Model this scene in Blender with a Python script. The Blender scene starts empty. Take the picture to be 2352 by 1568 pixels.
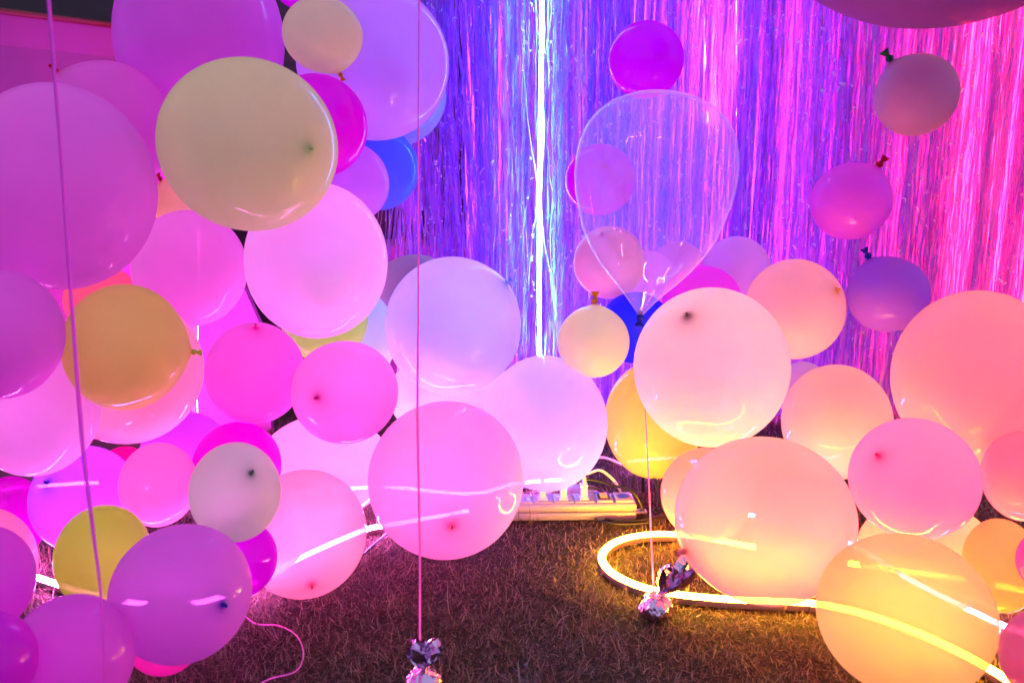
import bpy, math, random
import numpy as np
from mathutils import Vector, Matrix

# ------------------------------------------------------------------ camera, world, exposure
scene = bpy.context.scene
C = scene.collection
W2, H2, FPX = 2352.0, 1568.0, 1882.0
PITCH = math.radians(11.0)
CAM = Vector((0, 0, 0.80))
cam_d = bpy.data.cameras.new("camera")
cam = bpy.data.objects.new("camera", cam_d)
C.objects.link(cam)
cam.location = CAM
cam.rotation_euler = (math.radians(90) - PITCH, 0, 0)
cam_d.sensor_width = 36.0
cam_d.lens = 36.0 * FPX / W2
cam_d.clip_start = 0.05
cam_d.clip_end = 200
cam_d.dof.use_dof = True
cam_d.dof.focus_distance = 1.9
cam_d.dof.aperture_fstop = 5.0
scene.camera = cam

world = bpy.data.worlds.new("World")
scene.world = world
world.use_nodes = True
bg = world.node_tree.nodes["Background"]
bg.inputs[0].default_value = (0.44, 0.47, 0.68, 1)     # dim glow of the party night
bg.inputs[1].default_value = 0.50

scene.view_settings.view_transform = 'Standard'
scene.view_settings.look = 'None'
scene.view_settings.exposure = 1.12
scene.view_settings.gamma = 1
cy = scene.cycles
cy.max_bounces = 9
cy.diffuse_bounces = 7
cy.glossy_bounces = 3
cy.transmission_bounces = 8
cy.transparent_max_bounces = 20
cy.sample_clamp_indirect = 25
cy.use_denoising = True
cy.caustics_reflective = False
cy.caustics_refractive = False

PINK_S, YEL_S, RED_S, BLUE_S, MAG_S = 125.0, 95.0, 80.0, 60.0, 100.0
PINK_C = (1.0, 0.16, 0.84)
YEL_C = (1.0, 0.46, 0.015)
RED_C = (1.0, 0.035, 0.07)
BLUE_C = (0.07, 0.36, 1.0)
MAG_C = (0.90, 0.14, 1.0)
VIO_C = (0.30, 0.06, 1.0)

RGT = Vector((1, 0, 0))
FWD = Vector((0, math.cos(PITCH), -math.sin(PITCH)))
UPV = Vector((0, math.sin(PITCH), math.cos(PITCH)))


def ray(px, py):
    return FWD + RGT * ((px - W2 / 2) / FPX) - UPV * ((py - H2 / 2) / FPX)


def at(px, py, d):                 # point seen at (px, py), d metres in front
    return CAM + ray(px, py) * d


def ground(px, py, z=0.0):         # point of the ground seen at (px, py)
    r = ray(px, py)
    return CAM + r * ((z - CAM.z) / r.z)


# ------------------------------------------------------------------ helpers
def tag(o, label=None, cat=None, group=None, kind=None):
    if label: o["label"] = label
    if cat: o["category"] = cat
    if group: o["group"] = group
    if kind: o["kind"] = kind
    return o


def mesh_obj(name, V, F, m, parent=None, smooth=True, loc=None, attr=None):
    me = bpy.data.meshes.new(name)
    me.from_pydata([tuple(v) for v in V], [], F)
    if smooth:
        me.polygons.foreach_set("use_smooth", [True] * len(me.polygons))
    if attr is not None:
        a = me.attributes.new("neck", 'FLOAT', 'POINT')
        a.data.foreach_set("value", attr)
    me.update()
    for mm in (m if isinstance(m, list) else [m]):
        me.materials.append(mm)
    o = bpy.data.objects.new(name, me)
    C.objects.link(o)
    if loc is not None: o.location = loc
    if parent: o.parent = parent
    return o


def empty(name, loc):
    o = bpy.data.objects.new(name, None)
    C.objects.link(o)
    o.location = loc
    o.empty_display_size = 0.02
    return o


class MB:
    def __init__(self): self.V = []; self.F = []

    def add(self, V, F):
        n = len(self.V)
        self.V += [Vector(v) for v in V]
        self.F += [tuple(i + n for i in f) for f in F]

    def box(self, x0, x1, y0, y1, z0, z1, M=None, bev=0.0):
        b = bev
        if b <= 0:
            V = [Vector((x, y, z)) for z in (z0, z1) for y in (y0, y1) for x in (x0, x1)]
            F = [(0, 2, 3, 1), (4, 5, 7, 6), (0, 1, 5, 4), (2, 6, 7, 3), (0, 4, 6, 2), (1, 3, 7, 5)]
        else:
            V = []; F = []
            def ring(x0, x1, y0, y1, z, r):
                out = []
                for cx_, cy_, a0 in ((x1 - r, y1 - r, 0), (x0 + r, y1 - r, 90), (x0 + r, y0 + r, 180), (x1 - r, y0 + r, 270)):
                    for k in range(4):
                        a = math.radians(a0 + 30 * k)
                        out.append(Vector((cx_ + r * math.cos(a), cy_ + r * math.sin(a), z)))
                return out
            rings = [ring(x0 + b, x1 - b, y0 + b, y1 - b, z0, b * .6), ring(x0 + b * .3, x1 - b * .3, y0 + b * .3, y1 - b * .3, z0 + b * .3, b),
                     ring(x0, x1, y0, y1, z0 + b, b), ring(x0, x1, y0, y1, z1 - b, b),
                     ring(x0 + b * .3, x1 - b * .3, y0 + b * .3, y1 - b * .3, z1 - b * .3, b), ring(x0 + b, x1 - b, y0 + b, y1 - b, z1, b * .6)]
            for r in rings: V += r
            for j in range(5):
                for k in range(16):
                    F.append((j * 16 + k, j * 16 + (k + 1) % 16, (j + 1) * 16 + (k + 1) % 16, (j + 1) * 16 + k))
            F.append(tuple(range(15, -1, -1)))
            F.append(tuple(80 + k for k in range(16)))
        if M is not None: V = [M @ v for v in V]
        self.add(V, F)

    def tube(self, pts, r, n=8, caps=True):
        pts = [Vector(p) for p in pts]
        V = []; F = []
        up = Vector((0, 0, 1))
        T0 = (pts[1] - pts[0]).normalized()
        N = T0.cross(up)
        if N.length < 1e-3: N = T0.cross(Vector((1, 0, 0)))
        N.normalize()
        for i, p in enumerate(pts):
            a = pts[max(i - 1, 0)]; b = pts[min(i + 1, len(pts) - 1)]
            T = (b - a).normalized()
            N = (N - T * N.dot(T)).normalized()
            B = T.cross(N)
            rr = r[i] if isinstance(r, (list, tuple)) else r
            for k in range(n):
                t = 2 * math.pi * k / n
                V.append(p + (N * math.cos(t) + B * math.sin(t)) * rr)
        for i in range(len(pts) - 1):
            for k in range(n):
                F.append((i * n + k, i * n + (k + 1) % n, (i + 1) * n + (k + 1) % n, (i + 1) * n + k))
        if caps:
            F.append(tuple(range(n - 1, -1, -1)))
            F.append(tuple((len(pts) - 1) * n + k for k in range(n)))
        self.add(V, F)

    def lathe(self, prof, n=16, M=None):     # prof: [(r, z)]
        V = []; F = []
        for r, z in prof:
            for k in range(n):
                t = 2 * math.pi * k / n
                V.append(Vector((r * math.cos(t), r * math.sin(t), z)))
        for i in range(len(prof) - 1):
            for k in range(n):
                F.append((i * n + k, i * n + (k + 1) % n, (i + 1) * n + (k + 1) % n, (i + 1) * n + k))
        F.append(tuple(range(n - 1, -1, -1)))
        F.append(tuple((len(prof) - 1) * n + k for k in range(n)))
        if M is not None: V = [M @ v for v in V]
        self.add(V, F)

    def build(self, name, m, parent=None, smooth=True, origin=None):
        if origin is None:
            origin = Vector((0, 0, 0))
            return mesh_obj(name, self.V, self.F, m, parent, smooth)
        return mesh_obj(name, [v - origin for v in self.V], self.F, m, parent, smooth, loc=origin)


def spline(pts, per=10):           # Catmull-Rom through points
    pts = [Vector(p) for p in pts]
    P = [pts[0] * 2 - pts[1]] + pts + [pts[-1] * 2 - pts[-2]]
    out = []
    for i in range(1, len(P) - 2):
        for k in range(per):
            t = k / per
            a, b, c, d = P[i - 1], P[i], P[i + 1], P[i + 2]
            out.append(0.5 * ((2 * b) + (c - a) * t + (2 * a - 5 * b + 4 * c - d) * t * t + (3 * b - a - 3 * c + d) * t ** 3))
    out.append(P[-2].copy())
    return out


# ------------------------------------------------------------------ materials
def new_mat(name):
    m = bpy.data.materials.new(name)
    m.use_nodes = True
    nt = m.node_tree
    nt.nodes.clear()
    out = nt.nodes.new("ShaderNodeOutputMaterial")
    return m, nt, out


def N(nt, t, **kw):
    n = nt.nodes.new(t)
    for k, v in kw.items():
        if k.startswith("i_"):
            n.inputs[int(k[2:])].default_value = v
        else:
            setattr(n, k, v)
    return n


def principled(name, col, rough=0.5, metal=0.0, noise=0.0, scale=40.0, spec=0.5, emit=None, bump=0.0):
    m, nt, out = new_mat(name)
    p = N(nt, "ShaderNodeBsdfPrincipled")
    p.inputs["Base Color"].default_value = (*col, 1)
    p.inputs["Roughness"].default_value = rough
    p.inputs["Metallic"].default_value = metal
    p.inputs["Specular IOR Level"].default_value = spec
    if emit:
        p.inputs["Emission Color"].default_value = (*emit[0], 1)
        p.inputs["Emission Strength"].default_value = emit[1]
    if noise > 0 or bump > 0:
        tc = N(nt, "ShaderNodeTexCoord")
        nz = N(nt, "ShaderNodeTexNoise")
        nz.inputs["Scale"].default_value = scale
        nz.inputs["Detail"].default_value = 4
        nt.links.new(tc.outputs["Object"], nz.inputs["Vector"])
        if noise > 0:
            mx = N(nt, "ShaderNodeMix", data_type='RGBA')
            mx.inputs[6].default_value = (*[c * (1 - noise) for c in col], 1)
            mx.inputs[7].default_value = (*[min(1, c * (1 + noise)) for c in col], 1)
            nt.links.new(nz.outputs["Fac"], mx.inputs[0])
            nt.links.new(mx.outputs[2], p.inputs["Base Color"])
        if bump > 0:
            b = N(nt, "ShaderNodeBump")
            b.inputs["Strength"].default_value = bump
            b.inputs["Distance"].default_value = 0.005
            nt.links.new(nz.outputs["Fac"], b.inputs["Height"])
            nt.links.new(b.outputs["Normal"], p.inputs["Normal"])
    nt.links.new(p.outputs[0], out.inputs[0])
    return m


def latex(name, col, clear=0.05, dense=None, trans=0.70, gloss=0.32):
    """thin rubber skin: scatters light back and through, denser at the neck, a little see-through when thin"""
    m, nt, out = new_mat(name)
    L = nt.links.new
    if dense is None:
        dense = tuple(c ** 2.2 * 0.8 for c in col)
    at_ = N(nt, "ShaderNodeAttribute", attribute_name="neck")
    tc = N(nt, "ShaderNodeTexCoord")
    nz = N(nt, "ShaderNodeTexNoise")
    nz.inputs["Scale"].default_value = 9.0
    nz.inputs["Detail"].default_value = 3
    L(tc.outputs["Object"], nz.inputs["Vector"])
    mr = N(nt, "ShaderNodeMapRange")
    mr.inputs[1].default_value = 0.3; mr.inputs[2].default_value = 0.7
    mr.inputs[3].default_value = 0.93; mr.inputs[4].default_value = 1.0
    L(nz.outputs["Fac"], mr.inputs[0])
    mx = N(nt, "ShaderNodeMix", data_type='RGBA')
    mx.inputs[6].default_value = (*col, 1); mx.inputs[7].default_value = (*dense, 1)
    L(at_.outputs["Fac"], mx.inputs[0])
    vm = N(nt, "ShaderNodeVectorMath", operation='SCALE')
    L(mx.outputs[2], vm.inputs[0]); L(mr.outputs[0], vm.inputs[3])
    df = N(nt, "ShaderNodeBsdfDiffuse"); tr = N(nt, "ShaderNodeBsdfTranslucent")
    L(vm.outputs[0], df.inputs[0]); L(vm.outputs[0], tr.inputs[0])
    a = N(nt, "ShaderNodeMixShader"); a.inputs[0].default_value = trans
    L(df.outputs[0], a.inputs[1]); L(tr.outputs[0], a.inputs[2])
    tp = N(nt, "ShaderNodeBsdfTransparent")
    tp.inputs[0].default_value = (*[min(1, c ** 0.35) for c in col], 1)
    lw = N(nt, "ShaderNodeLayerWeight"); lw.inputs[0].default_value = 0.5
    ml = N(nt, "ShaderNodeMath", operation='MULTIPLY'); L(lw.outputs["Facing"], ml.inputs[0]); L(lw.outputs["Facing"], ml.inputs[1])
    mr2 = N(nt, "ShaderNodeMapRange")
    mr2.inputs[3].default_value = clear + 0.03; mr2.inputs[4].default_value = clear * 0.3
    L(ml.outputs[0], mr2.inputs[0])
    b = N(nt, "ShaderNodeMixShader")
    L(mr2.outputs[0], b.inputs[0]); L(a.outputs[0], b.inputs[1]); L(tp.outputs[0], b.inputs[2])
    gl = N(nt, "ShaderNodeBsdfGlossy"); gl.inputs["Roughness"].default_value = 0.09
    fp = N(nt, "ShaderNodeMath", operation='POWER'); L(lw.outputs["Facing"], fp.inputs[0]); fp.inputs[1].default_value = 4.0
    mg = N(nt, "ShaderNodeMath", operation='MULTIPLY_ADD'); L(fp.outputs[0], mg.inputs[0]); mg.inputs[1].default_value = gloss * 0.5; mg.inputs[2].default_value = 0.035 * gloss
    c = N(nt, "ShaderNodeMixShader")
    L(mg.outputs[0], c.inputs[0]); L(b.outputs[0], c.inputs[1]); L(gl.outputs[0], c.inputs[2])
    L(c.outputs[0], out.inputs[0])
    return m


def emit_mat(name, col, s):
    m, nt, out = new_mat(name)
    e = N(nt, "ShaderNodeEmission")
    e.inputs[0].default_value = (*col, 1); e.inputs[1].default_value = s
    nt.links.new(e.outputs[0], out.inputs[0])
    return m


def silicone(name, col):
    m, nt, out = new_mat(name)
    d = N(nt, "ShaderNodeBsdfDiffuse"); t = N(nt, "ShaderNodeBsdfTranslucent"); x = N(nt, "ShaderNodeMixShader")
    d.inputs[0].default_value = (*col, 1); t.inputs[0].default_value = (*col, 1); x.inputs[0].default_value = 0.55
    nt.links.new(d.outputs[0], x.inputs[1]); nt.links.new(t.outputs[0], x.inputs[2]); nt.links.new(x.outputs[0], out.inputs[0])
    return m


M_soil = principled("turf_backing", (0.035, 0.022, 0.016), 0.95, noise=0.5, scale=60, bump=0.6)
M_white = principled("white_plastic", (0.42, 0.37, 0.40), 0.35, noise=0.05, scale=30)
M_plug = principled("plug_white", (0.80, 0.78, 0.76), 0.35, noise=0.04)
M_whitecable = principled("white_cable", (0.74, 0.72, 0.73), 0.45, noise=0.05)
M_black = principled("black_rubber", (0.012, 0.010, 0.012), 0.32, noise=0.3)
M_blackpaint = principled("black_paint", (0.015, 0.012, 0.016), 0.35, noise=0.3)
M_darkwood = principled("dark_board", (0.03, 0.006, 0.022), 0.5, noise=0.4, scale=14)
M_trim = principled("red_trim", (0.14, 0.01, 0.02), 0.5, noise=0.2)
M_cloth = principled("pink_fabric", (0.30, 0.04, 0.24), 0.85, noise=0.08, scale=12, bump=0.3)
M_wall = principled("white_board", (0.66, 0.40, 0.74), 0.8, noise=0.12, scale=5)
M_foil = principled("mauve_foil", (0.78, 0.52, 0.80), 0.12, metal=1.0, noise=0.1, scale=60, bump=0.4)
M_chan = principled("silicone_channel", (0.42, 0.24, 0.32), 0.6, noise=0.05)
M_slot = principled("slot_dark", (0.02, 0.015, 0.03), 0.6, noise=0.2)
M_sw = principled("lit_switch", (0.7, 0.05, 0.02), 0.3, emit=((1.0, 0.10, 0.02), 1.6), noise=0.05)
M_blue = principled("blue_badge", (0.03, 0.10, 0.55), 0.35, noise=0.1)

# ------------------------------------------------------------------ setting: ground, grass
def plane_xy(name, x0, x1, y0, y1, z, m):
    return mesh_obj(name, [(x0, y0, z), (x1, y0, z), (x1, y1, z), (x0, y1, z)], [(0, 1, 2, 3)], m, smooth=False)


tag(plane_xy("ground", -60, 60, -60, 60, 0, M_soil), kind="structure")


def grass_mat():
    m, nt, out = new_mat("dry_grass")
    L = nt.links.new
    g = N(nt, "ShaderNodeNewGeometry")
    cr = N(nt, "ShaderNodeValToRGB")
    cr.color_ramp.elements[0].position = 0; cr.color_ramp.elements[0].color = (0.06, 0.03, 0.02, 1)
    cr.color_ramp.elements[1].position = 1; cr.color_ramp.elements[1].color = (0.40, 0.25, 0.21, 1)
    e = cr.color_ramp.elements.new(0.5); e.color = (0.14, 0.075, 0.06, 1)
    e = cr.color_ramp.elements.new(0.8); e.color = (0.26, 0.15, 0.13, 1)
    L(g.outputs["Random Per Island"], cr.inputs[0])
    d = N(nt, "ShaderNodeBsdfDiffuse"); t = N(nt, "ShaderNodeBsdfTranslucent"); x = N(nt, "ShaderNodeMixShader"); x.inputs[0].default_value = 0.3
    gl = N(nt, "ShaderNodeBsdfGlossy"); gl.inputs["Roughness"].default_value = 0.35
    y = N(nt, "ShaderNodeMixShader"); y.inputs[0].default_value = 0.06
    L(cr.outputs[0], d.inputs[0]); L(cr.outputs[0], t.inputs[0])
    L(d.outputs[0], x.inputs[1]); L(t.outputs[0], x.inputs[2]); L(x.outputs[0], y.inputs[1]); L(gl.outputs[0], y.inputs[2])
    L(y.outputs[0], out.inputs[0])
    return m


def ribbons(name, P, side, width, m):
    """P: (n, k, 3) centre lines, side: (n, k, 3) half-width directions, width: (n, k)"""
    n, k, _ = P.shape
    A = P - side * width[..., None]; B = P + side * width[..., None]
    V = np.stack([A, B], axis=2).reshape(-1, 3)
    base = (np.arange(n)[:, None] * (2 * k) + np.arange(k - 1)[None, :] * 2).reshape(-1)
    F = np.stack([base, base + 1, base + 3, base + 2], axis=1).astype(np.int32)
    me = bpy.data.meshes.new(name)
    me.vertices.add(len(V)); me.vertices.foreach_set("co", V.astype(np.float32).ravel())
    me.loops.add(F.size); me.loops.foreach_set("vertex_index", F.ravel())
    me.polygons.add(len(F)); me.polygons.foreach_set("loop_start", (np.arange(len(F)) * 4).astype(np.int32))
    me.polygons.foreach_set("loop_total", np.full(len(F), 4, np.int32))
    me.update(calc_edges=True); me.validate()
    me.materials.append(m)
    o = bpy.data.objects.new(name, me); C.objects.link(o)
    return o


def make_grass():
    rng = np.random.default_rng(5)
    n = 160000
    x = rng.uniform(-1.05, 1.45, n); y = 0.95 + 1.75 * rng.uniform(0, 1, n) ** 1.25
    keep = np.abs(x) < 0.30 + y * 0.68
    x, y = x[keep], y[keep]; n = len(x)
    h = rng.gamma(5, 0.0023, n) + 0.004
    long_ = rng.uniform(0, 1, n) < 0.05
    h[long_] *= 1.7
    patch = 0.75 + 0.35 * np.sin(x * 23 + 3 * np.sin(y * 9)) * np.sin(y * 19 + 2 * np.sin(x * 13))
    h *= patch
    az = rng.uniform(0, 2 * np.pi, n); lean = rng.beta(2.2, 1.3, n) * 1.45
    curl = rng.normal(0, 1.1, n)
    k = 5
    t = np.linspace(0, 1, k)[None, :]
    ang = lean[:, None] + curl[:, None] * t * 0.9
    dx = np.sin(ang); dz = np.cos(ang)
    stp = (h / (k - 1) * 1.3)[:, None]
    sx = np.concatenate([np.zeros((n, 1)), np.cumsum(dx[:, :-1] * stp, axis=1)], 1)
    sz = np.concatenate([np.zeros((n, 1)), np.cumsum(dz[:, :-1] * stp, axis=1)], 1)
    az2 = az[:, None] + rng.normal(0, 0.5, n)[:, None] * t
    P = np.stack([x[:, None] + sx * np.cos(az2), y[:, None] + sx * np.sin(az2), np.abs(sz) + 0.001], axis=2)
    wa = az + np.pi / 2 + rng.normal(0, 0.5, n)
    side = np.stack([np.cos(wa), np.sin(wa), np.zeros(n)], axis=1)[:, None, :].repeat(k, 1)
    w = (rng.gamma(6, 0.00011, n) + 0.0002)[:, None] * (1 - 0.75 * t ** 1.5)
    o = ribbons("grass", P, side, w, grass_mat())
    tag(o, "dry matted grass covering the ground under the balloons", "grass", kind="stuff")


make_grass()


# ------------------------------------------------------------------ light tubes
def neon(pts, col, strength, label, cat_group="glowing light tubes", up=Vector((0, 0, 1)), w=0.0125, h=0.018, per=10):
    """flexible tube: a rubber channel with a glowing domed strip along its top"""
    pts = spline(pts, per)
    base = pts[0].copy()
    root = empty("light_tube", base)
    tag(root, label, "light tube", cat_group)
    prof_c = [(-w / 2, h * .62), (-w / 2, 0), (w / 2, 0), (w / 2, h * .62)]
    prof_d = [(-w / 2, h * .62), (-w * .46, h * .84), (-w * .25, h * .97), (0, h), (w * .25, h * .97), (w * .46, h * .84), (w / 2, h * .62)]
    for nm, prof, mat in (("channel", prof_c, M_chan), ("glowing_strip", prof_d, emit_mat("glow_" + str(len(bpy.data.materials)), col, strength))):
        V = []; F = []
        k = len(prof)
        for i, p in enumerate(pts):
            T = (pts[min(i + 1, len(pts) - 1)] - pts[max(i - 1, 0)]).normalized()
            S = T.cross(up).normalized()
            U = S.cross(T).normalized()
            for (a, b) in prof:
                V.append(p - base + S * a + U * b)
        for i in range(len(pts) - 1):
            for j in range(k - 1):
                F.append((i * k + j, (i + 1) * k + j, (i + 1) * k + j + 1, i * k + j + 1))
        if nm == "channel":
            F.append(tuple(range(k))); F.append(tuple((len(pts) - 1) * k + j for j in range(k)))
        mesh_obj(nm, V, F, mat, root, smooth=True)
    return root


gz = 0.006
G = lambda a, b: ground(a, b, gz)
# yellow loop lying on the grass
neon([G(2470, 1400), G(2240, 1350), G(2060, 1325), G(1900, 1300), G(1740, 1272), G(1600, 1246), G(1500, 1240), G(1420, 1255), G(1383, 1287), G(1400, 1325),
      G(1460, 1358), G(1540, 1378), G(1650, 1390), G(1760, 1396), G(1870, 1402), G(1990, 1428), G(2110, 1472), G(2230, 1530), G(2330, 1590)],
     YEL_C, YEL_S, "yellow glowing tube bent into a loop on the grass", h=0.020, w=0.015)
# pink tube under the left heap
neon([G(1185, 1166), G(1090, 1182), G(960, 1206), G(885, 1219), G(830, 1232), G(690, 1294), G(600, 1345), G(470, 1395), G(330, 1400), G(200, 1375), G(90, 1340), G(-60, 1290), G(-260, 1240)],
     PINK_C, PINK_S, "pink glowing tube crossing the grass under the left heap")
neon([G(1290, 1112), G(1180, 1122), G(1080, 1145), G(900, 1130), G(780, 1135), G(600, 1150), G(420, 1140), G(240, 1120), G(60, 1130), G(-180, 1150)],
     PINK_C, PINK_S, "pink glowing tube behind the lowest balloons of the left heap")
neon([G(1440, 1070), G(1500, 1064), G(1560, 1064), G(1605, 1072)], PINK_C, PINK_S * 1.0, "short added pink tube hidden behind the yellow balloon to light the curtain foot")  # unseen tube, added to brighten the pink balloons and curtain foot
# pale red tube, lower right
neon([G(1700, 1190), G(1850, 1222), G(1965, 1268), G(2090, 1345), G(2240, 1422), G(2330, 1462), G(2460, 1500)],
     (1.0, 0.16, 0.30), RED_S, "pinkish red glowing tube slanting across the lower right corner")


def vneon(px0, px1, y0, y1, d, col, s, label, w=0.012, face=-1):
    a = at(px0, y0, 1); b = at(px1, y1, 1)
    # points on the vertical plane Y = d
    def onp(px, py):
        r = ray(px, py); return CAM + r * (d / r.y)
    p0, p1 = onp(px0, y0), onp(px1, y1)
    pts = [p0.lerp(p1, t) + Vector((0.006 * math.sin(5 * t + px0), 0, 0)) for t in (0, .2, .4, .6, .8, 1)]
    return neon(pts, col, s, label, up=Vector((0, face, 0)), w=w, h=0.02)


CURT = 2.58
vneon(1238, 1243, -560, 815, CURT - 0.022, BLUE_C, BLUE_S * 1.5, "white-blue glowing tube hanging upright in the curtain", w=0.011)
vneon(1610, 1622, -560, 280, CURT + 0.075, MAG_C, MAG_S * 0.65, "short magenta glowing tube upright behind the curtain above the clear balloon", w=0.006)
vneon(1690, 1700, -560, 950, CURT + 0.15, MAG_C, MAG_S * 0.36, "added magenta tube washing the board behind the curtain right of the clear balloon", face=1)  # unseen, added for a magenta wash on the board
vneon(1430, 1440, -560, 1000, CURT + 0.16, (0.10, 0.06, 1.0), MAG_S * 0.7, "added violet tube washing the board behind the curtain left of the clear balloon", face=1)  # unseen, turned to the board; added to tint the film violet
vneon(1080, 1110, -560, 560, CURT + 0.16, VIO_C, MAG_S * 0.65, "violet glowing tube upright behind the curtain's left edge", face=1)  # added out of sight to lift the dark left end of the curtain
vneon(1960, 1960, -560, 900, CURT + 0.16, (0.45, 0.01, 0.40), MAG_S * 0.12, "added purple tube washing the board behind the curtain on the right", face=1)  # unseen extra tube, put in to colour the right of the curtain
vneon(2372, 2372, -560, 1000, CURT + 0.12, RED_C, MAG_S * 3.4, "red glowing tube upright behind the curtain's right end", face=1)
vneon(440, 450, 330, 1000, 2.42, (0.95, 0.08, 0.85), PINK_S * 0.8, "added magenta tube hidden behind the left heap for a glow from behind", face=1)  # hidden tube put in so the heap glows from behind


# ------------------------------------------------------------------ foil fringe curtain and boards behind
def curtain_mat():
    m, nt, out = new_mat("iridescent_film")
    L = nt.links.new
    g = N(nt, "ShaderNodeNewGeometry")
    cr = N(nt, "ShaderNodeValToRGB"); cr.color_ramp.interpolation = 'CONSTANT'
    cols = [(0.0, (0.62, 0.40, 0.97)), (0.20, (0.81, 0.44, 0.93)), (0.36, (0.44, 0.48, 0.97)), (0.52, (0.77, 0.64, 0.97)),
            (0.66, (0.55, 0.28, 0.95)), (0.80, (0.79, 0.32, 0.62)), (0.90, (0.40, 0.20, 0.85)), (0.965, (0.53, 0.76, 0.80))]
    cr.color_ramp.elements[0].position = cols[0][0]; cr.color_ramp.elements[0].color = (*cols[0][1], 1)
    cr.color_ramp.elements[1].position = cols[1][0]; cr.color_ramp.elements[1].color = (*cols[1][1], 1)
    for p, c in cols[2:]:
        e = cr.color_ramp.elements.new(p); e.color = (*c, 1)
    tc = N(nt, "ShaderNodeTexCoord")
    mp0 = N(nt, "ShaderNodeMapping"); mp0.inputs["Scale"].default_value = (60, 60, 9)
    nz0 = N(nt, "ShaderNodeTexNoise"); nz0.inputs["Scale"].default_value = 1.0; nz0.inputs["Detail"].default_value = 2
    L(tc.outputs["Object"], mp0.inputs[0]); L(mp0.outputs[0], nz0.inputs["Vector"])
    sm = N(nt, "ShaderNodeMath", operation='MULTIPLY_ADD'); L(nz0.outputs["Fac"], sm.inputs[0]); sm.inputs[1].default_value = 1.3
    L(g.outputs["Random Per Island"], sm.inputs[2])
    fr0 = N(nt, "ShaderNodeMath", operation='FRACT'); L(sm.outputs[0], fr0.inputs[0])
    L(fr0.outputs[0], cr.inputs[0])
    mp = N(nt, "ShaderNodeMapping"); mp.inputs["Scale"].default_value = (150, 150, 34)
    nz = N(nt, "ShaderNodeTexNoise"); nz.inputs["Scale"].default_value = 1.0; nz.inputs["Detail"].default_value = 3
    L(tc.outputs["Object"], mp.inputs[0]); L(mp.outputs[0], nz.inputs["Vector"])
    bp = N(nt, "ShaderNodeBump"); bp.inputs["Strength"].default_value = 0.9; bp.inputs["Distance"].default_value = 0.004
    L(nz.outputs["Fac"], bp.inputs["Height"])
    gl = N(nt, "ShaderNodeBsdfGlossy"); gl.inputs["Roughness"].default_value = 0.16
    tr = N(nt, "ShaderNodeBsdfTranslucent"); tp = N(nt, "ShaderNodeBsdfTransparent")
    df = N(nt, "ShaderNodeBsdfDiffuse")
    L(bp.outputs[0], gl.inputs["Normal"])
    for s in (gl, tr, df): L(cr.outputs[0], s.inputs[0])
    tp.inputs[0].default_value = (0.92, 0.85, 1, 1)
    a = N(nt, "ShaderNodeMixShader"); a.inputs[0].default_value = 0.84
    L(gl.outputs[0], a.inputs[1]); L(tr.outputs[0], a.inputs[2])
    a2 = N(nt, "ShaderNodeMixShader"); a2.inputs[0].default_value = 0.10
    L(a.outputs[0], a2.inputs[1]); L(df.outputs[0], a2.inputs[2])
    b = N(nt, "ShaderNodeMixShader")
    # how thin the film is varies from strip to strip
    mr = N(nt, "ShaderNodeMapRange"); mr.inputs[3].default_value = 0.06; mr.inputs[4].default_value = 0.50
    mlt = N(nt, "ShaderNodeMath", operation='MULTIPLY'); mlt.inputs[1].default_value = 37.7
    frc = N(nt, "ShaderNodeMath", operation='FRACT')
    L(g.outputs["Random Per Island"], mlt.inputs[0]); L(mlt.outputs[0], frc.inputs[0]); L(frc.outputs[0], mr.inputs[0])
    L(mr.outputs[0], b.inputs[0]); L(a2.outputs[0], b.inputs[1]); L(tp.outputs[0], b.inputs[2])
    L(b.outputs[0], out.inputs[0])
    return m


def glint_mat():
    m, nt, out = new_mat("painted_glints")  # pale tints painted in as sparkle on the curtain
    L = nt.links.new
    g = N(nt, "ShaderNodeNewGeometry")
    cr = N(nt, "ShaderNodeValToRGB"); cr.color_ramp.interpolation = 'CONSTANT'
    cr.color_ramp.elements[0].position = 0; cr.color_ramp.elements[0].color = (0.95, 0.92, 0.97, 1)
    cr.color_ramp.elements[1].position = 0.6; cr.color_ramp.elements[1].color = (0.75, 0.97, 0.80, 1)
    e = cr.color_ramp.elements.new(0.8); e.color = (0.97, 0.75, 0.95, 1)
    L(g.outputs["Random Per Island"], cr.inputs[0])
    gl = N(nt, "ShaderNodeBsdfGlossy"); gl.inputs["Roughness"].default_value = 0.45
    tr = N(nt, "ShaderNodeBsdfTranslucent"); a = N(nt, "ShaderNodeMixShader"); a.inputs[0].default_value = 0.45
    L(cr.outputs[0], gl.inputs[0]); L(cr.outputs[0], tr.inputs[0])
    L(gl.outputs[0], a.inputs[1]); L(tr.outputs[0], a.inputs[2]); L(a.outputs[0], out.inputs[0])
    return m


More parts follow.
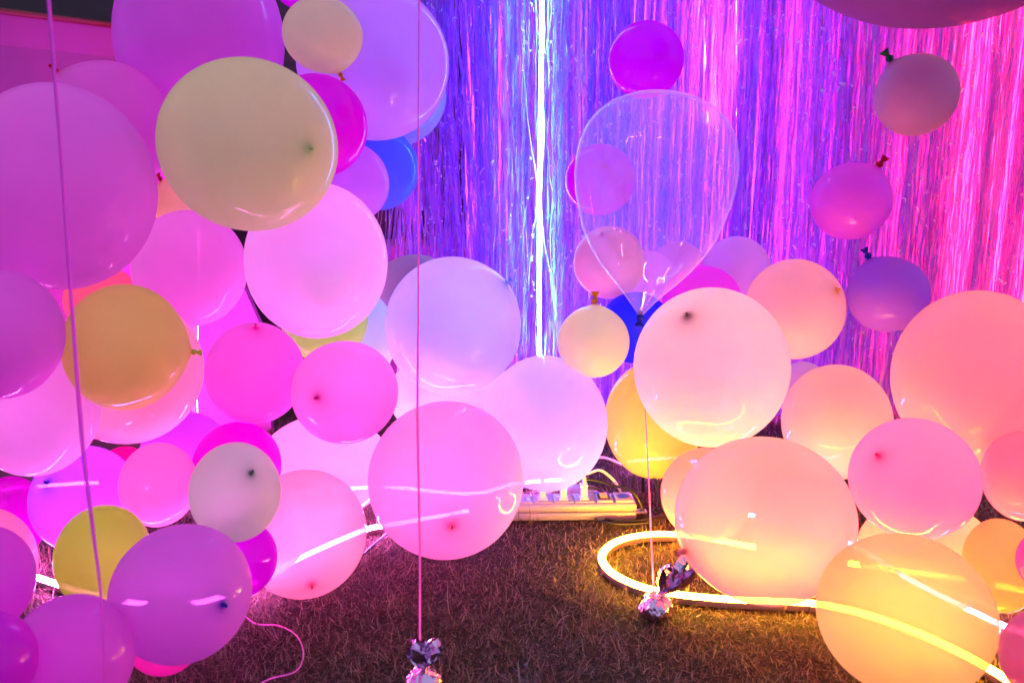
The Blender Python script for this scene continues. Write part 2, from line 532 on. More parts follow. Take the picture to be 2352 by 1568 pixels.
def make_curtain():
    rng = np.random.default_rng(11)
    n = 2300
    k = 52
    x0 = rng.uniform(-0.36, 2.05, n)
    lay = rng.uniform(-0.05, 0.055, n)
    top = 1.80
    bot = rng.uniform(0.02, 0.10, n)
    edge = x0 < -0.12
    bot = np.where(edge, np.maximum(bot, 0.42 + 0.30 * rng.uniform(-1, 1, n)), bot)
    short = rng.uniform(0, 1, n) < 0.05
    bot = np.where(short, rng.uniform(0.2, 1.2, n), bot)
    t = np.linspace(0, 1, k)[None, :]
    z = top + (bot[:, None] - top) * t
    # gathers: neighbouring strips drift together
    def g1(x, s, ph): return np.sin(x * s + ph) + 0.6 * np.sin(x * s * 2.3 + ph * 1.7)
    drift = 0.006 * g1(x0, 21, 1.0)[:, None] * t ** 1.2 + 0.005 * g1(x0, 57, 2.0)[:, None] * np.sin(t * 3.0)
    slant = rng.normal(0, 0.010, n) + np.where(rng.uniform(0, 1, n) < 0.13, rng.normal(0, 0.10, n), 0)
    slant = np.where(edge, slant + rng.normal(0.02, 0.07, n), slant)
    ph = rng.uniform(0, 6.28, (n, 1))
    wob = 0.0022 * np.sin(z * 19 + ph) + 0.0012 * np.sin(z * 47 + 2 * ph) + np.cumsum(rng.normal(0, 0.0009, (n, k)), axis=1)
    x = x0[:, None] + drift + slant[:, None] * t ** 1.6 + wob
    y = CURT + lay[:, None] + 0.004 * np.sin(z * 23 + ph * 3) + 0.010 * g1(x0, 33, 0.4)[:, None] + np.cumsum(rng.normal(0, 0.0012, (n, k)), axis=1)
    P = np.stack([x, y, z + np.zeros_like(x)], axis=2)
    a = rng.normal(0, 0.5, (n, 1)) + 0.10 * rng.standard_t(2.0, (n, k)) + 0.7 * np.sin(z * rng.uniform(2, 9, (n, 1)) + ph) + np.cumsum(rng.normal(0, 0.22, (n, k)), axis=1)
    side = np.stack([np.cos(a), np.sin(a), rng.normal(0, 0.20, (n, k))], axis=2)
    w = rng.gamma(4, 0.00066, n)[:, None] * (1 + 0.12 * np.sin(z * 61 + ph))
    m = curtain_mat()
    o = ribbons("fringe", P, side, w, m)
    root = empty("fringe_curtain", (0, CURT, 0))
    tag(root, "shiny purple and pink foil fringe curtain hanging behind the balloons", "curtain")
    o.parent = root; o.location = (0, -CURT, 0)
    # short pale bits whose colour stands in for glints on the foil
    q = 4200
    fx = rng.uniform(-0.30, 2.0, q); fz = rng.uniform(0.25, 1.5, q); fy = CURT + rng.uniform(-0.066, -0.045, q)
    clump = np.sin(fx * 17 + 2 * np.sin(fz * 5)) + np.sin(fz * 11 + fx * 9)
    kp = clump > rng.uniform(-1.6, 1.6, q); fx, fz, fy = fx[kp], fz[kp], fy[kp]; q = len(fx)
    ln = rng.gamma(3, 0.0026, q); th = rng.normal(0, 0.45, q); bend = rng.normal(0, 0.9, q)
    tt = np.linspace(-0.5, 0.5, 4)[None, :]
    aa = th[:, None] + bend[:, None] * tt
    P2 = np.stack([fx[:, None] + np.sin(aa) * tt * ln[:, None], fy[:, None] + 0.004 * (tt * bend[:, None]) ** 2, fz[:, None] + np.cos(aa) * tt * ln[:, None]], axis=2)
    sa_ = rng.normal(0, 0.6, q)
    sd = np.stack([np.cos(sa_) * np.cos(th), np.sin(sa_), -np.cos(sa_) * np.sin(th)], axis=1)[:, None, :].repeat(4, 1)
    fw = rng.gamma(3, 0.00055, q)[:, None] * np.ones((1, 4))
    f2 = ribbons("glint_bits", P2, sd, fw, glint_mat())
    f2["kind"] = "stuff"
    f2.parent = root; f2.location = (0, -CURT, 0)
    hb = MB(); hb.box(-0.40, 2.10, -0.012, 0.012, 1.79, 1.84); hb.build("header_strip", m, root, False)


make_curtain()

# white board the curtain hangs in front of
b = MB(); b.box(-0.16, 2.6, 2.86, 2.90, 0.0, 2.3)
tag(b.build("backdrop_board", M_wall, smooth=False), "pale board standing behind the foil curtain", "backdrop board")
# black upright post at the curtain's left end
p = at(944, 540, 2.75)
b = MB(); b.box(p.x - 0.026, p.x + 0.026, p.y - 0.02, p.y + 0.02, 0, 2.2, bev=0.006)
b.box(p.x - 0.09, p.x + 0.09, p.y - 0.08, p.y + 0.08, 0, 0.012)
tag(b.build("stand_post", M_blackpaint), "black upright post beside the curtain's left edge", "post")
# low white box wall behind the post
q0 = at(905, 566, 3.0)
b = MB(); b.box(-0.75, -0.07, 3.02, 3.40, 0, q0.z, bev=0.006)
tag(b.build("white_plinth", M_cloth, smooth=False), "low magenta plinth behind the black post", "plinth")
# dark wall behind everything on the left
b = MB(); b.box(-4.2, -0.10, 3.46, 3.54, 0, 3.0); b.box(-4.2, -0.10, 3.445, 3.459, 1.2, 1.26)
tag(b.build("dark_wall", M_darkwood, smooth=False), "dark maroon wall behind the left heap", "wall")
# white cloth panel leaning behind the left heap, with a dark red top rail
def slab(corners, th, name, m, parent=None):
    c = [Vector(v) for v in corners]
    nrm = (c[1] - c[0]).cross(c[3] - c[0]).normalized()
    V = c + [v + nrm * th for v in c]
    F = [(0, 1, 2, 3), (7, 6, 5, 4), (0, 4, 5, 1), (1, 5, 6, 2), (2, 6, 7, 3), (3, 7, 4, 0)]
    return mesh_obj(name, V, F, m, parent, False)
pl = empty("cloth_panel", at(300, 700, 2.5))
tag(pl, "pink cloth panel with a dark red top rail behind the left heap", "panel")
pl_loc = pl.location.copy()
TL, TR = at(-420, -22, 2.25), at(300, 70, 2.62)
BR = ground(640, 975); BL = ground(-420, 1080)
BR = at(610, 775, 2.62); 
lo = [v - pl_loc for v in (TL, TR, BR, Vector((BR.x, BR.y, 0)), Vector((TL.x, TL.y, 0)))]
nrm = Vector((0, 1, 0)) * 0.03
V = lo + [v + nrm for v in lo]
F = [(0, 1, 2, 3, 4), (9, 8, 7, 6, 5)] + [(i, i + 5, (i + 1) % 5 + 5, (i + 1) % 5) for i in range(5)]
mesh_obj("cloth", V, F, M_cloth, pl, False)
b = MB(); b.tube([TL - pl_loc + Vector((0, 0, .008)), TR - pl_loc + Vector((0, 0, .008))], 0.010, 6)
b.build("rail", M_trim, pl)

# ------------------------------------------------------------------ balloons
WHITE = (0.90, 0.86, 0.90); CREAM = (0.93, 0.84, 0.52); PALEYEL = (0.86, 0.93, 0.50); YELLOW = (0.90, 0.72, 0.12)
OLIVE = (0.75, 0.72, 0.10); PPINK = (0.93, 0.62, 0.80); PINK = (0.93, 0.34, 0.70); DPINK = (0.85, 0.16, 0.55)
HOT = (0.92, 0.015, 0.42); MAGENTA = (0.85, 0.01, 0.70); LAV = (0.62, 0.48, 0.93); VIOLET = (0.42, 0.22, 0.90)
PURPLE = (0.36, 0.01, 0.85); BLUE = (0.05, 0.10, 0.90); MINT = (0.74, 0.90, 0.80); CORAL = (0.93, 0.36, 0.34)
PEACH = (0.95, 0.62, 0.42); SALMON = (0.93, 0.42, 0.42); MAUVE = (0.75, 0.40, 0.62); GREY = (0.55, 0.52, 0.50)
DBLUE = (0.01, 0.02, 0.45); DGREEN = (0.02, 0.16, 0.06); DRED = (0.6, 0.0, 0.04); DYEL = (0.75, 0.32, 0.0); DPNK = (0.75, 0.02, 0.30)

# cx, cy, rx, ry, depth, colour, clear, neck (px, py) or None, neck colour, label
B = [
 (458, 90, 197, 240, 1.95, MAUVE, .10, None, None, "large mauve balloon at the top left behind the pale yellow one"),
 (690, -38, 66, 62, 2.15, PINK, .05, None, None, "small pink balloon cut by the top edge beside the cream one"),
 (741, 80, 93, 88, 1.75, CREAM, .05, (778, 160), DYEL, "small cream balloon near the top of the left heap"),
 (856, 143, 177, 182, 1.98, LAV, .20, None, None, "big lavender balloon at the top right of the left heap"),
 (905, 215, 120, 122, 2.25, (.55, .55, .95), .05, None, None, "blue-lavender balloon seen through the big lavender one"),
 (570, 333, 210, 200, 1.45, PALEYEL, .03, (690, 330), (.45, .7, .3), "large pale yellow balloon high in the left heap"),
 (729, 289, 116, 120, 1.75, MAGENTA, .02, None, None, "bright magenta balloon right behind the large pale yellow one"),
 (865, 386, 98, 98, 2.20, BLUE, .02, None, None, "bright blue balloon below the big lavender one"),
 (800, 420, 94, 94, 2.02, VIOLET, .08, None, None, "violet balloon tucked between the blue and the magenta balloons"),
 (727, 598, 166, 180, 1.72, WHITE, .22, None, None, "big translucent pinkish balloon in the middle of the left heap"),
 (745, 725, 102, 108, 2.02, CREAM, .03, None, None, "pale yellow balloon peeping out below the translucent pinkish one"),
 (435, 617, 135, 134, 1.75, PPINK, .06, None, None, "plain pink balloon below the large pale yellow one"),
 (130, 430, 237, 238, 1.38, PPINK, .08, None, None, "largest pink balloon at the left edge, crossed by the ribbon"),
 (250, 290, 152, 150, 1.85, MAUVE, .05, (140, 186), DRED, "dusky mauve balloon behind the largest pink one"),
 (400, 468, 52, 58, 1.95, CORAL, .03, (366, 410), DRED, "small coral balloon squeezed behind the pale yellow one"),
 (235, 690, 92, 80, 1.85, SALMON, .05, None, None, "salmon balloon showing in the gap above the mustard yellow one"),
 (0, 768, 155, 148, 1.25, LAV, .04, None, None, "purple balloon at the left edge below the largest pink one"),
 (287, 797, 146, 145, 1.35, YELLOW, .02, (432, 808), OLIVE, "mustard yellow balloon on the left beside the ribbon"),
 (292, 850, 180, 171, 1.62, PPINK, .07, None, None, "pink balloon behind the mustard yellow one"),
 (80, 945, 155, 148, 1.52, WHITE, .10, None, None, "bright pale pink balloon under the purple one at the left edge"),
 (425, 1050, 108, 106, 1.85, MAGENTA, .06, None, None, "magenta balloon behind the small pink one low in the left heap"),
 (545, 1070, 103, 103, 1.62, HOT, .02, None, None, "hot pink balloon behind the pale one with the green neck"),
 (540, 1130, 107, 115, 1.36, MINT, .10, (572, 1093), DGREEN, "pale balloon with a green neck in the lower left"),
 (363, 1112, 92, 97, 1.52, PINK, .05, None, None, "small plain pink balloon beside the pale one with green neck"),
 (190, 1145, 127, 122, 1.60, (.80, .45, .93), .12, (117, 1108), DBLUE, "lilac balloon with a blue neck facing us at far left"),
 (20, 1190, 92, 98, 1.68, MAGENTA, .02, None, None, "deep magenta balloon at the left edge behind the lilac one"),
 (235, 1278, 114, 120, 1.36, OLIVE, .03, None, None, "olive yellow balloon behind the ribbon at lower left"),
 (415, 1362, 166, 162, 1.16, (.60, .42, .93), .06, (498, 1396), DBLUE, "large lavender balloon with blue neck at lower left"),
 (-45, 1300, 136, 136, 1.36, PINK, .06, None, None, "pink balloon rim behind the purple one at the left edge"),
 (-50, 1335, 136, 130, 1.16, (.52, .25, .85), .04, None, None, "purple balloon at the left edge above the bottom corner"),
 (160, 1512, 152, 150, 1.05, (.70, .32, .85), .08, None, None, "large purple-pink balloon at the bottom left below the lavender one"),
 (-30, 1520, 120, 118, .98, (.50, .14, .80), .04, None, None, "dark purple balloon in the bottom left corner"),
 (380, 1460, 92, 92, 1.24, HOT, .02, None, None, "hot pink balloon peeping out under the large lavender one"),
 (548, 1282, 90, 92, 1.43, MAGENTA, .02, None, None, "magenta balloon between the lavender one and the tube"),
 (604, 1222, 103, 106, 1.72, WHITE, .12, None, None, "pale pink balloon seen through the translucent one on the grass"),
 (700, 1225, 143, 150, 1.57, PPINK, .20, (713, 1330), (.80, .12, .25), "translucent pink balloon resting on the grass over the pink tube"),
 (745, 1070, 155, 118, 1.78, WHITE, .15, None, None, "pale pink balloon above the translucent one on the grass"),
 (792, 901, 123, 119, 1.55, PINK, .12, (736, 911), DPNK, "pink balloon with a dark pink neck spot facing us, heap centre"),
 (585, 856, 117, 117, 1.65, PINK, .05, (586, 762), HOT, "pink balloon with its neck dimple on top, left of centre"),
 (812, 775, 97, 118, 2.15, (.80, .75, .95), .05, None, None, "pale bluish balloon behind the translucent pinkish one"),
 (1040, 748, 157, 160, 2.02, (.80, .70, .95), .30, (1150, 660), (.3, .4, .9), "large pale lavender balloon at the foot of the curtain"),
 (990, 908, 96, 92, 2.22, WHITE, .08, None, None, "pale lilac balloon seen below the large lavender one"),
 (1024, 1102, 178, 184, 1.62, PPINK, .07, (1035, 1193), (.80, .12, .25), "big pale pink balloon with a red neck in the centre"),
 (1252, 972, 142, 157, 1.98, WHITE, .32, None, None, "translucent lilac balloon behind the power strip"),
 (1120, 935, 92, 92, 2.18, WHITE, .30, None, None, "small clear white balloon glowing between the two lilac ones"),
 (955, 672, 90, 88, 2.40, GREY, .45, (890, 610), GREY, "greyish see-through balloon peeping over the pale lavender one"),
 (1363, 785, 83, 83, 1.92, CREAM, .04, (1366, 701), DYEL, "small cream balloon with its yellow neck on top"),
 (1484, 137, 87, 90, 2.02, PURPLE, .03, None, None, "deep purple balloon on top of the tall clear one"),
 (1378, 413, 81, 82, 2.35, DPINK, .10, (1390, 385), HOT, "pink balloon seen through the upper left of the clear one"),
 (1399, 603, 82, 84, 2.30, PINK, .06, (1384, 545), DPNK, "pink balloon half behind the clear one's lower left side"),
 (1485, 650, 74, 74, 2.45, VIOLET, .08, None, None, "violet balloon seen through the clear one's tapered end"),
 (1557, 620, 64, 67, 2.50, PINK, .04, None, None, "small pink balloon behind the clear one's right side"),
 (1612, 695, 92, 86, 2.25, PINK, .08, None, None, "pink balloon just above the big pale pink one with dark neck"),
 (1692, 625, 80, 82, 2.48, PINK, .15, (1652, 700), CORAL, "pink balloon close to the curtain between two pale ones"),
 (1460, 752, 84, 82, 2.15, BLUE, .02, None, None, "blue balloon behind the small cream one"),
 (1500, 965, 113, 134, 2.05, YELLOW, .04, None, None, "yellow balloon under the big pale pink one with dark neck"),
 (1634, 842, 181, 184, 1.72, (.93, .72, .80), .10, (1588, 740), (.18, .10, .10), "big pale pink balloon with a small dark neck, right of centre"),
 (1826, 709, 118, 115, 2.0, (.93, .74, .68), .06, (1914, 672), DYEL, "pale peach balloon with an orange neck dimple"),
 (1922, 968, 130, 132, 2.02, PEACH, .10, None, None, "orange balloon between the big pale pink and salmon ones"),
 (2105, 218, 100, 95, 1.75, (.70, .52, .52), .04, (2052, 138), DGREEN, "dusky mauve floating balloon with a dark green knot"),
 (1955, 462, 96, 88, 1.95, PINK, .05, (2016, 388), DRED, "floating pink balloon with a red knot before the curtain"),
 (2040, 676, 98, 87, 1.92, (.45, .22, .80), .04, (1998, 592), DBLUE, "violet balloon with a dark blue knot on top"),
 (2220, -484, 560, 572, 1.35, (.42, .28, .42), .03, None, None, "huge dull mauve balloon cut by the top right corner"),
 (2245, 868, 206, 202, 1.62, SALMON, .12, None, None, "large salmon balloon at the right edge"),
 (2101, 1099, 155, 141, 1.42, (.93, .46, .62), .14, (2029, 1057), DPNK, "pink balloon with a magenta neck spot at the right"),
 (2350, 1093, 100, 104, 1.48, SALMON, .05, None, None, "coral balloon cut by the right edge"),
 (1758, 1195, 211, 195, 1.40, (.93, .70, .62), .30, (1594, 1270), (.85, .25, .28), "big see-through peach balloon resting over the yellow tube"),
 (1838, 1225, 110, 118, 1.80, PINK, .10, None, None, "pinkish balloon seen through the big peach one"),
 (1622, 1135, 105, 108, 1.86, PEACH, .08, None, None, "peach balloon peeping out left of the big see-through peach one"),
 (2080, 1412, 210, 190, 1.22, (.93, .76, .52), .24, None, None, "big see-through orange balloon at the lower right over the tubes"),
 (2130, 1275, 165, 130, 1.62, (.93, .70, .55), .30, None, None, "translucent peach balloon under the pink one with magenta neck"),
 (2300, 1297, 93, 108, 1.32, PEACH, .05, None, None, "solid orange balloon near the right edge"),
 (2402, 1290, 70, 72, 1.22, PINK, .05, None, None, "pink balloon sliver at the right edge beside the orange one"),
 (2402, 1512, 110, 112, 1.05, PINK, .05, None, None, "pink balloon in the bottom right corner"),
 (1845, 900, 62, 70, 2.25, WHITE, .10, None, None, "white balloon in the gap beside the big pale pink one"),
 (285, 1085, 62, 60, 1.80, HOT, .02, None, None, "hot pink balloon in the gap above the lilac one"),
]


def prep(b):
    cx, cy_, rx, ry, d = b[:5]
    Lr, Rr = ray(cx - rx, cy_).normalized(), ray(cx + rx, cy_).normalized()
    T, Bo = ray(cx, cy_ - ry).normalized(), ray(cx, cy_ + ry).normalized()
    ax = Lr.angle(Rr) / 2; ay = T.angle(Bo) / 2
    dc = (Lr + Rr + T + Bo).normalized()
    return [dc, math.sin(ax), math.sin(ay), d / dc.dot(FWD)]


def layout():
    """push balloons along their depth until they only just press on each other"""
    S = [prep(b) for b in B]
    nB = len(B)
    for it in range(260):
        for i in range(nB):
            for j in range(i + 1, nB):
                a, b_ = S[i], S[j]
                pa, pb = a[0] * a[3], b_[0] * b_[3]
                ra = (a[1] + a[2]) / 2 * a[3]; rb = (b_[1] + b_[2]) / 2 * b_[3]
                need = (ra + rb) * 0.95
                dist = (pa - pb).length
                if dist < need:
                    g = min(0.012, (need - dist)) * 0.6
                    if B[i][4] < B[j][4]: a[3] -= g; b_[3] += g
                    else: a[3] += g; b_[3] -= g
        for i, s in enumerate(S):
            r = (s[1] + s[2]) / 2
            # rest on, not in, the ground; hang in front of, not in, the curtain
            lim = CAM.z / (-s[0].z + s[2] * 0.98) if (-s[0].z + s[2]) > 0.01 else 99
            lim = min(lim, (CURT - 0.07) / (s[0].y + r))
            if B[i][0] < 700: lim = min(9, CAM.z / (-s[0].z + s[2] * 0.98) if (-s[0].z + s[2]) > 0.01 else 99, 2.36 / (s[0].y + r))
            s[3] = max(0.75, min(s[3], lim))
    return S


FIT = {0: (0.932, 0.292, 0.888), 1: (0.96, 0.006, 0.96), 2: (0.96, 0.96, 0.66), 3: (0.906, 0.527, 0.96), 5: (0.86, 0.96, 0.58), 6: (0.96, 0.006, 0.96), 7: (0.234, 0.393, 0.96), 8: (0.828, 0.442, 0.96), 9: (0.96, 0.841, 0.96), 10: (0.459, 0.96, 0.214), 11: (0.892, 0.548, 0.849), 12: (0.96, 0.373, 0.96), 13: (0.88, 0.295, 0.83), 14: (0.96, 0.96, 0.509), 16: (0.946, 0.336, 0.96), 17: (0.90, 0.96, 0.36), 18: (0.93, 0.814, 0.676), 19: (0.96, 0.764, 0.96), 20: (0.556, 0.195, 0.73), 21: (0.92, 0.006, 0.711), 22: (0.736, 0.915, 0.766), 23: (0.93, 0.508, 0.673), 24: (0.563, 0.27, 0.96), 25: (0.439, 0.006, 0.429), 26: (0.545, 0.923, 0.151), 27: (0.838, 0.326, 0.96), 28: (0.93, 0.556, 0.63), 29: (0.952, 0.228, 0.96), 30: (0.96, 0.226, 0.96), 31: (0.96, 0.051, 0.96), 32: (0.96, 0.151, 0.704), 33: (0.685, 0.006, 0.824), 35: (0.93, 0.671, 0.56), 36: (0.9, 0.686, 0.679), 37: (0.96, 0.556, 0.903), 38: (0.96, 0.429, 0.934), 39: (0.578, 0.96, 0.95), 40: (0.652, 0.809, 0.95), 41: (0.9, 0.96, 0.9), 42: (0.92, 0.6, 0.8), 43: (0.584, 0.724, 0.96), 46: (0.896, 0.96, 0.631), 47: (0.96, 0.006, 0.95), 48: (0.96, 0.008, 0.683), 49: (0.96, 0.572, 0.621), 50: (0.96, 0.51, 0.96), 51: (0.96, 0.454, 0.876), 52: (0.96, 0.189, 0.96), 53: (0.96, 0.718, 0.96), 54: (0.06, 0.08, 0.92), 55: (0.9, 0.96, 0.263), 56: (0.93, 0.869, 0.96), 57: (0.95, 0.8, 0.74), 58: (0.95, 0.84, 0.72), 59: (0.701, 0.416, 0.605), 60: (0.96, 0.206, 0.932), 61: (0.515, 0.223, 0.96), 62: (0.409, 0.172, 0.464), 63: (0.96, 0.646, 0.745), 64: (0.93, 0.476, 0.96), 65: (0.93, 0.461, 0.729), 66: (0.93, 0.589, 0.827), 68: (0.95, 0.301, 0.518), 69: (0.93, 0.787, 0.585), 70: (0.8, 0.46, 0.36), 71: (0.95, 0.595, 0.403), 72: (0.944, 0.253, 0.901), 73: (0.96, 0.34, 0.6)}
S = layout()
NR, NS = 38, 56


def neck_unit():
    V = []; F = []; A = []
    V.append((0, 0, 1.07)); A.append(1.0)
    for i in range(1, NR):
        th = math.pi * (i / NR) ** 1.25
        z = math.cos(th) + 0.035 * math.exp(-(th / 0.12) ** 2) + 0.035 * math.exp(-(th / 0.38) ** 2)
        r = math.sin(th) * (1 - 0.02 * math.exp(-((th - 0.5) / 0.35) ** 2))
        nk = 0.95 * math.exp(-(th / 0.07) ** 2) + 0.30 * math.exp(-(th / 0.22) ** 2)
        for k in range(NS):
            t = 2 * math.pi * k / NS
            V.append((r * math.cos(t), r * math.sin(t), z)); A.append(min(1, nk))
    V.append((0, 0, -1)); A.append(0.10)
    for k in range(NS): F.append((0, 1 + k, 1 + (k + 1) % NS))
    for i in range(NR - 2):
        for k in range(NS):
            a = 1 + i * NS + k; b = 1 + i * NS + (k + 1) % NS
            F.append((a, a + NS, b + NS, b))
    n = len(V) - 1
    for k in range(NS): F.append((n, n - NS + (k + 1) % NS, n - NS + k))
    return [Vector(v) for v in V], F, A


UV_, UF_, UA_ = neck_unit()
rnd = random.Random(3)


def knot_part(parent, pos, direction, col, s=1.0):
    M_k = latex("knot_" + str(len(bpy.data.materials)), col, 0.0, col, 0.25, 0.5)
    b = MB()
    M = direction.to_track_quat('Z', 'Y').to_matrix().to_4x4()
    M.translation = pos
    b.lathe([(0.0042 * s, -0.006 * s), (0.0036 * s, 0.0), (0.0062 * s, 0.003 * s), (0.0068 * s, 0.0062 * s), (0.0050 * s, 0.0088 * s), (0.0030 * s, 0.0105 * s),
             (0.0052 * s, 0.015 * s), (0.0075 * s, 0.020 * s), (0.0082 * s, 0.0215 * s), (0.0070 * s, 0.0205 * s), (0.002 * s, 0.013 * s)], 14, M)
    V = b.V
    for v in V:
        v += Vector((math.sin(v.z * 900 + 1), math.sin(v.x * 1100), 0)) * 0.0006
    b.build("knot", M_k, parent)


CONT = [[] for _ in B]
for i in range(len(B)):
    for j in range(i + 1, len(B)):
        ci, cj = S[i][0] * S[i][3], S[j][0] * S[j][3]
        ri, rj = (S[i][1] + S[i][2]) / 2 * S[i][3], (S[j][1] + S[j][2]) / 2 * S[j][3]
        dd = (cj - ci).length
        if dd < (ri + rj) * 1.02 and max(ri, rj) < 0.35:
            k = (dd * dd + ri * ri - rj * rj) / (2 * dd)
            if 0.45 * ri < k and 0.45 * rj < dd - k:
                u = (cj - ci) / dd
                CONT[i].append((u, k - 0.0008)); CONT[j].append((-u, dd - k - 0.0008))
for i, (b_, s) in enumerate(zip(B, S)):
    cx, cy_, rx, ry, d0, col, clear, neck, ncol, label = b_
    dc, sa, sb, D = s
    col = FIT.get(i, col)
    cen = CAM + dc * D
    a, b2 = sa * D, sb * D
    Zc = -dc
    Xc = UPV.cross(Zc).normalized(); Yc = Zc.cross(Xc).normalized()
    Rv = Matrix((Xc, Yc, Zc)).transposed()
    if neck:
        u, v = (neck[0] - cx) / rx, -(neck[1] - cy_) / ry
        q = u * u + v * v
        nd = Vector((u, v, math.sqrt(max(0, 1 - q)))).normalized()
        if q > 0.85: nd = Vector((u, v, 0.12)).normalized()
    else:
        an = rnd.uniform(0, 6.28)
        nd = Vector((0.7 * math.cos(an), 0.7 * math.sin(an), -0.75)).normalized()
    Q = nd.to_track_quat('Z', 'Y').to_matrix()
    sc = Matrix.Diagonal((a, b2, math.sqrt(a * b2)))
    M3 = Rv @ sc @ Q
    wx, wy, wz = rnd.uniform(0, 6), rnd.uniform(0, 6), rnd.uniform(0, 6)
    V = []
    for v in UV_:
        w = v * (1 + 0.004 * math.sin(2.3 * v.x + wx) + 0.004 * math.sin(2.9 * v.y + wy))
        w = M3 @ w
        for u, k in CONT[i]:
            h = w.dot(u) - k
            if h > 0: w -= u * h
        V.append(w)
    mat = latex("latex_%s" % label.split(" balloon")[0].replace(" ", "_")[:40], col, clear, ncol)
    if neck:
        root = empty("balloon", cen)
        mesh_obj("latex_skin", V, UF_, mat, root, True, attr=UA_)
        tip = M3 @ Vector((0, 0, 1.066)); dirn = (M3 @ Vector((0, 0, 1))).normalized()
        knot_part(root, tip, dirn, ncol, 1.25 if (cx, cy_) in ((1363, 785), (2040, 676), (1955, 462), (2105, 218)) else (0.8 if neck and ((neck[0] - cx) / rx) ** 2 + ((neck[1] - cy_) / ry) ** 2 > 0.7 else 0.35))
        tag(root, label, "balloon", "party balloons")
    else:
        o = mesh_obj("balloon", V, UF_, mat, None, True, loc=cen, attr=UA_)
        tag(o, label, "balloon", "party balloons")


# tall clear balloon, tapering to a knot at its lower end
def clear_mat():
    m, nt, out = new_mat("clear_film")
    L = nt.links.new
    tp = N(nt, "ShaderNodeBsdfTransparent"); tp.inputs[0].default_value = (0.97, 0.93, 1, 1)
    df = N(nt, "ShaderNodeBsdfTranslucent"); df.inputs[0].default_value = (0.85, 0.8, 0.95, 1)
    d2 = N(nt, "ShaderNodeBsdfDiffuse"); d2.inputs[0].default_value = (0.85, 0.8, 0.95, 1)
    lw = N(nt, "ShaderNodeLayerWeight"); lw.inputs[0].default_value = 0.5
    mr = N(nt, "ShaderNodeMapRange"); mr.inputs[3].default_value = 0.15; mr.inputs[4].default_value = 0.75
    pw = N(nt, "ShaderNodeMath", operation='POWER'); pw.inputs[1].default_value = 5
    L(lw.outputs["Facing"], pw.inputs[0]); L(pw.outputs[0], mr.inputs[0])
    x = N(nt, "ShaderNodeMixShader"); x.inputs[0].default_value = 0.5
    L(df.outputs[0], x.inputs[1]); L(d2.outputs[0], x.inputs[2])
    a = N(nt, "ShaderNodeMixShader"); L(mr.outputs[0], a.inputs[0]); L(tp.outputs[0], a.inputs[1]); L(x.outputs[0], a.inputs[2])
    gl = N(nt, "ShaderNodeBsdfGlossy"); gl.inputs["Roughness"].default_value = 0.04
    fp = N(nt, "ShaderNodeMath", operation='MULTIPLY_ADD'); L(pw.outputs[0], fp.inputs[0]); fp.inputs[1].default_value = 0.12; fp.inputs[2].default_value = 0.035
    b = N(nt, "ShaderNodeMixShader"); L(fp.outputs[0], b.inputs[0]); L(a.outputs[0], b.inputs[1]); L(gl.outputs[0], b.inputs[2])
    L(b.outputs[0], out.inputs[0])
    return m


def clear_balloon():
    d = 1.98
    top, bot = at(1524, 217, d), at(1471, 722, d)
    ax = (bot - top); Lx = ax.length
    root = empty("balloon", top)
    tag(root, "tall clear balloon tapering down to a dark blue knot", "balloon", "party balloons")
    prof = [(0.0, 0.0), (.004, .04), (.015, .11), (.035, .175), (.07, .245), (.12, .300), (.18, .337), (.25, .357), (.32, .365), (.40, .363), (.48, .350), (.56, .326),
            (.64, .300), (.72, .256), (.79, .204), (.85, .150), (.90, .098), (.94, .062), (.97, .036), (.99, .020), (1.0, .014)]
    # smooth it
    b = MB()
    ts = []
    for i in range(len(prof) - 1):
        for k in range(3):
            t = k / 3
            ts.append((prof[i][0] + (prof[i + 1][0] - prof[i][0]) * t, prof[i][1] + (prof[i + 1][1] - prof[i][1]) * t))
    ts.append(prof[-1])
    M = ax.normalized().to_track_quat('Z', 'Y').to_matrix().to_4x4()
    b.lathe([(max(r, 0.0008) * Lx, z * Lx) for z, r in ts], 56, M)
    b.build("clear_skin", clear_mat(), root)
    dn = ax.normalized()
    knot_part(root, dn * Lx * 1.0, dn, DBLUE, 1.35)


clear_balloon()

# ------------------------------------------------------------------ ribbons, strings, weights
M_rib = silicone("satin_ribbon", (0.99, 0.36, 0.90))
M_vrib = silicone("violet_ribbon", (0.99, 0.22, 0.98))


def ribbon(pts, w, label, twist=2.0, m=M_rib, name="ribbon"):
    pts = spline(pts, 14)
    o0 = pts[-1].copy()
    V = []; F = []
    n = len(pts)
    for i, p in enumerate(pts):
        t = i / (n - 1)
        T = (pts[min(i + 1, n - 1)] - pts[max(i - 1, 0)]).normalized()
        a = 0.3 + twist * math.sin(t * 5.0) * 0.55
        S_ = (RGT * math.cos(a) + FWD * math.sin(a)); S_ = (S_ - T * S_.dot(T)).normalized()
        Nn = T.cross(S_)
        for u, q in ((-1, -.15), (0, .15), (1, -.15), (0, -.25)):
            V.append(p - o0 + S_ * (u * w / 2) + Nn * (q * w * 0.35))
    for i in range(n - 1):
        for k in range(4):
            F.append((i * 4 + k, i * 4 + (k + 1) % 4, (i + 1) * 4 + (k + 1) % 4, (i + 1) * 4 + k))
    o = mesh_obj(name, V, F, m, None, True, loc=o0)
    return tag(o, label, "ribbon", "ribbons tied to balloons")


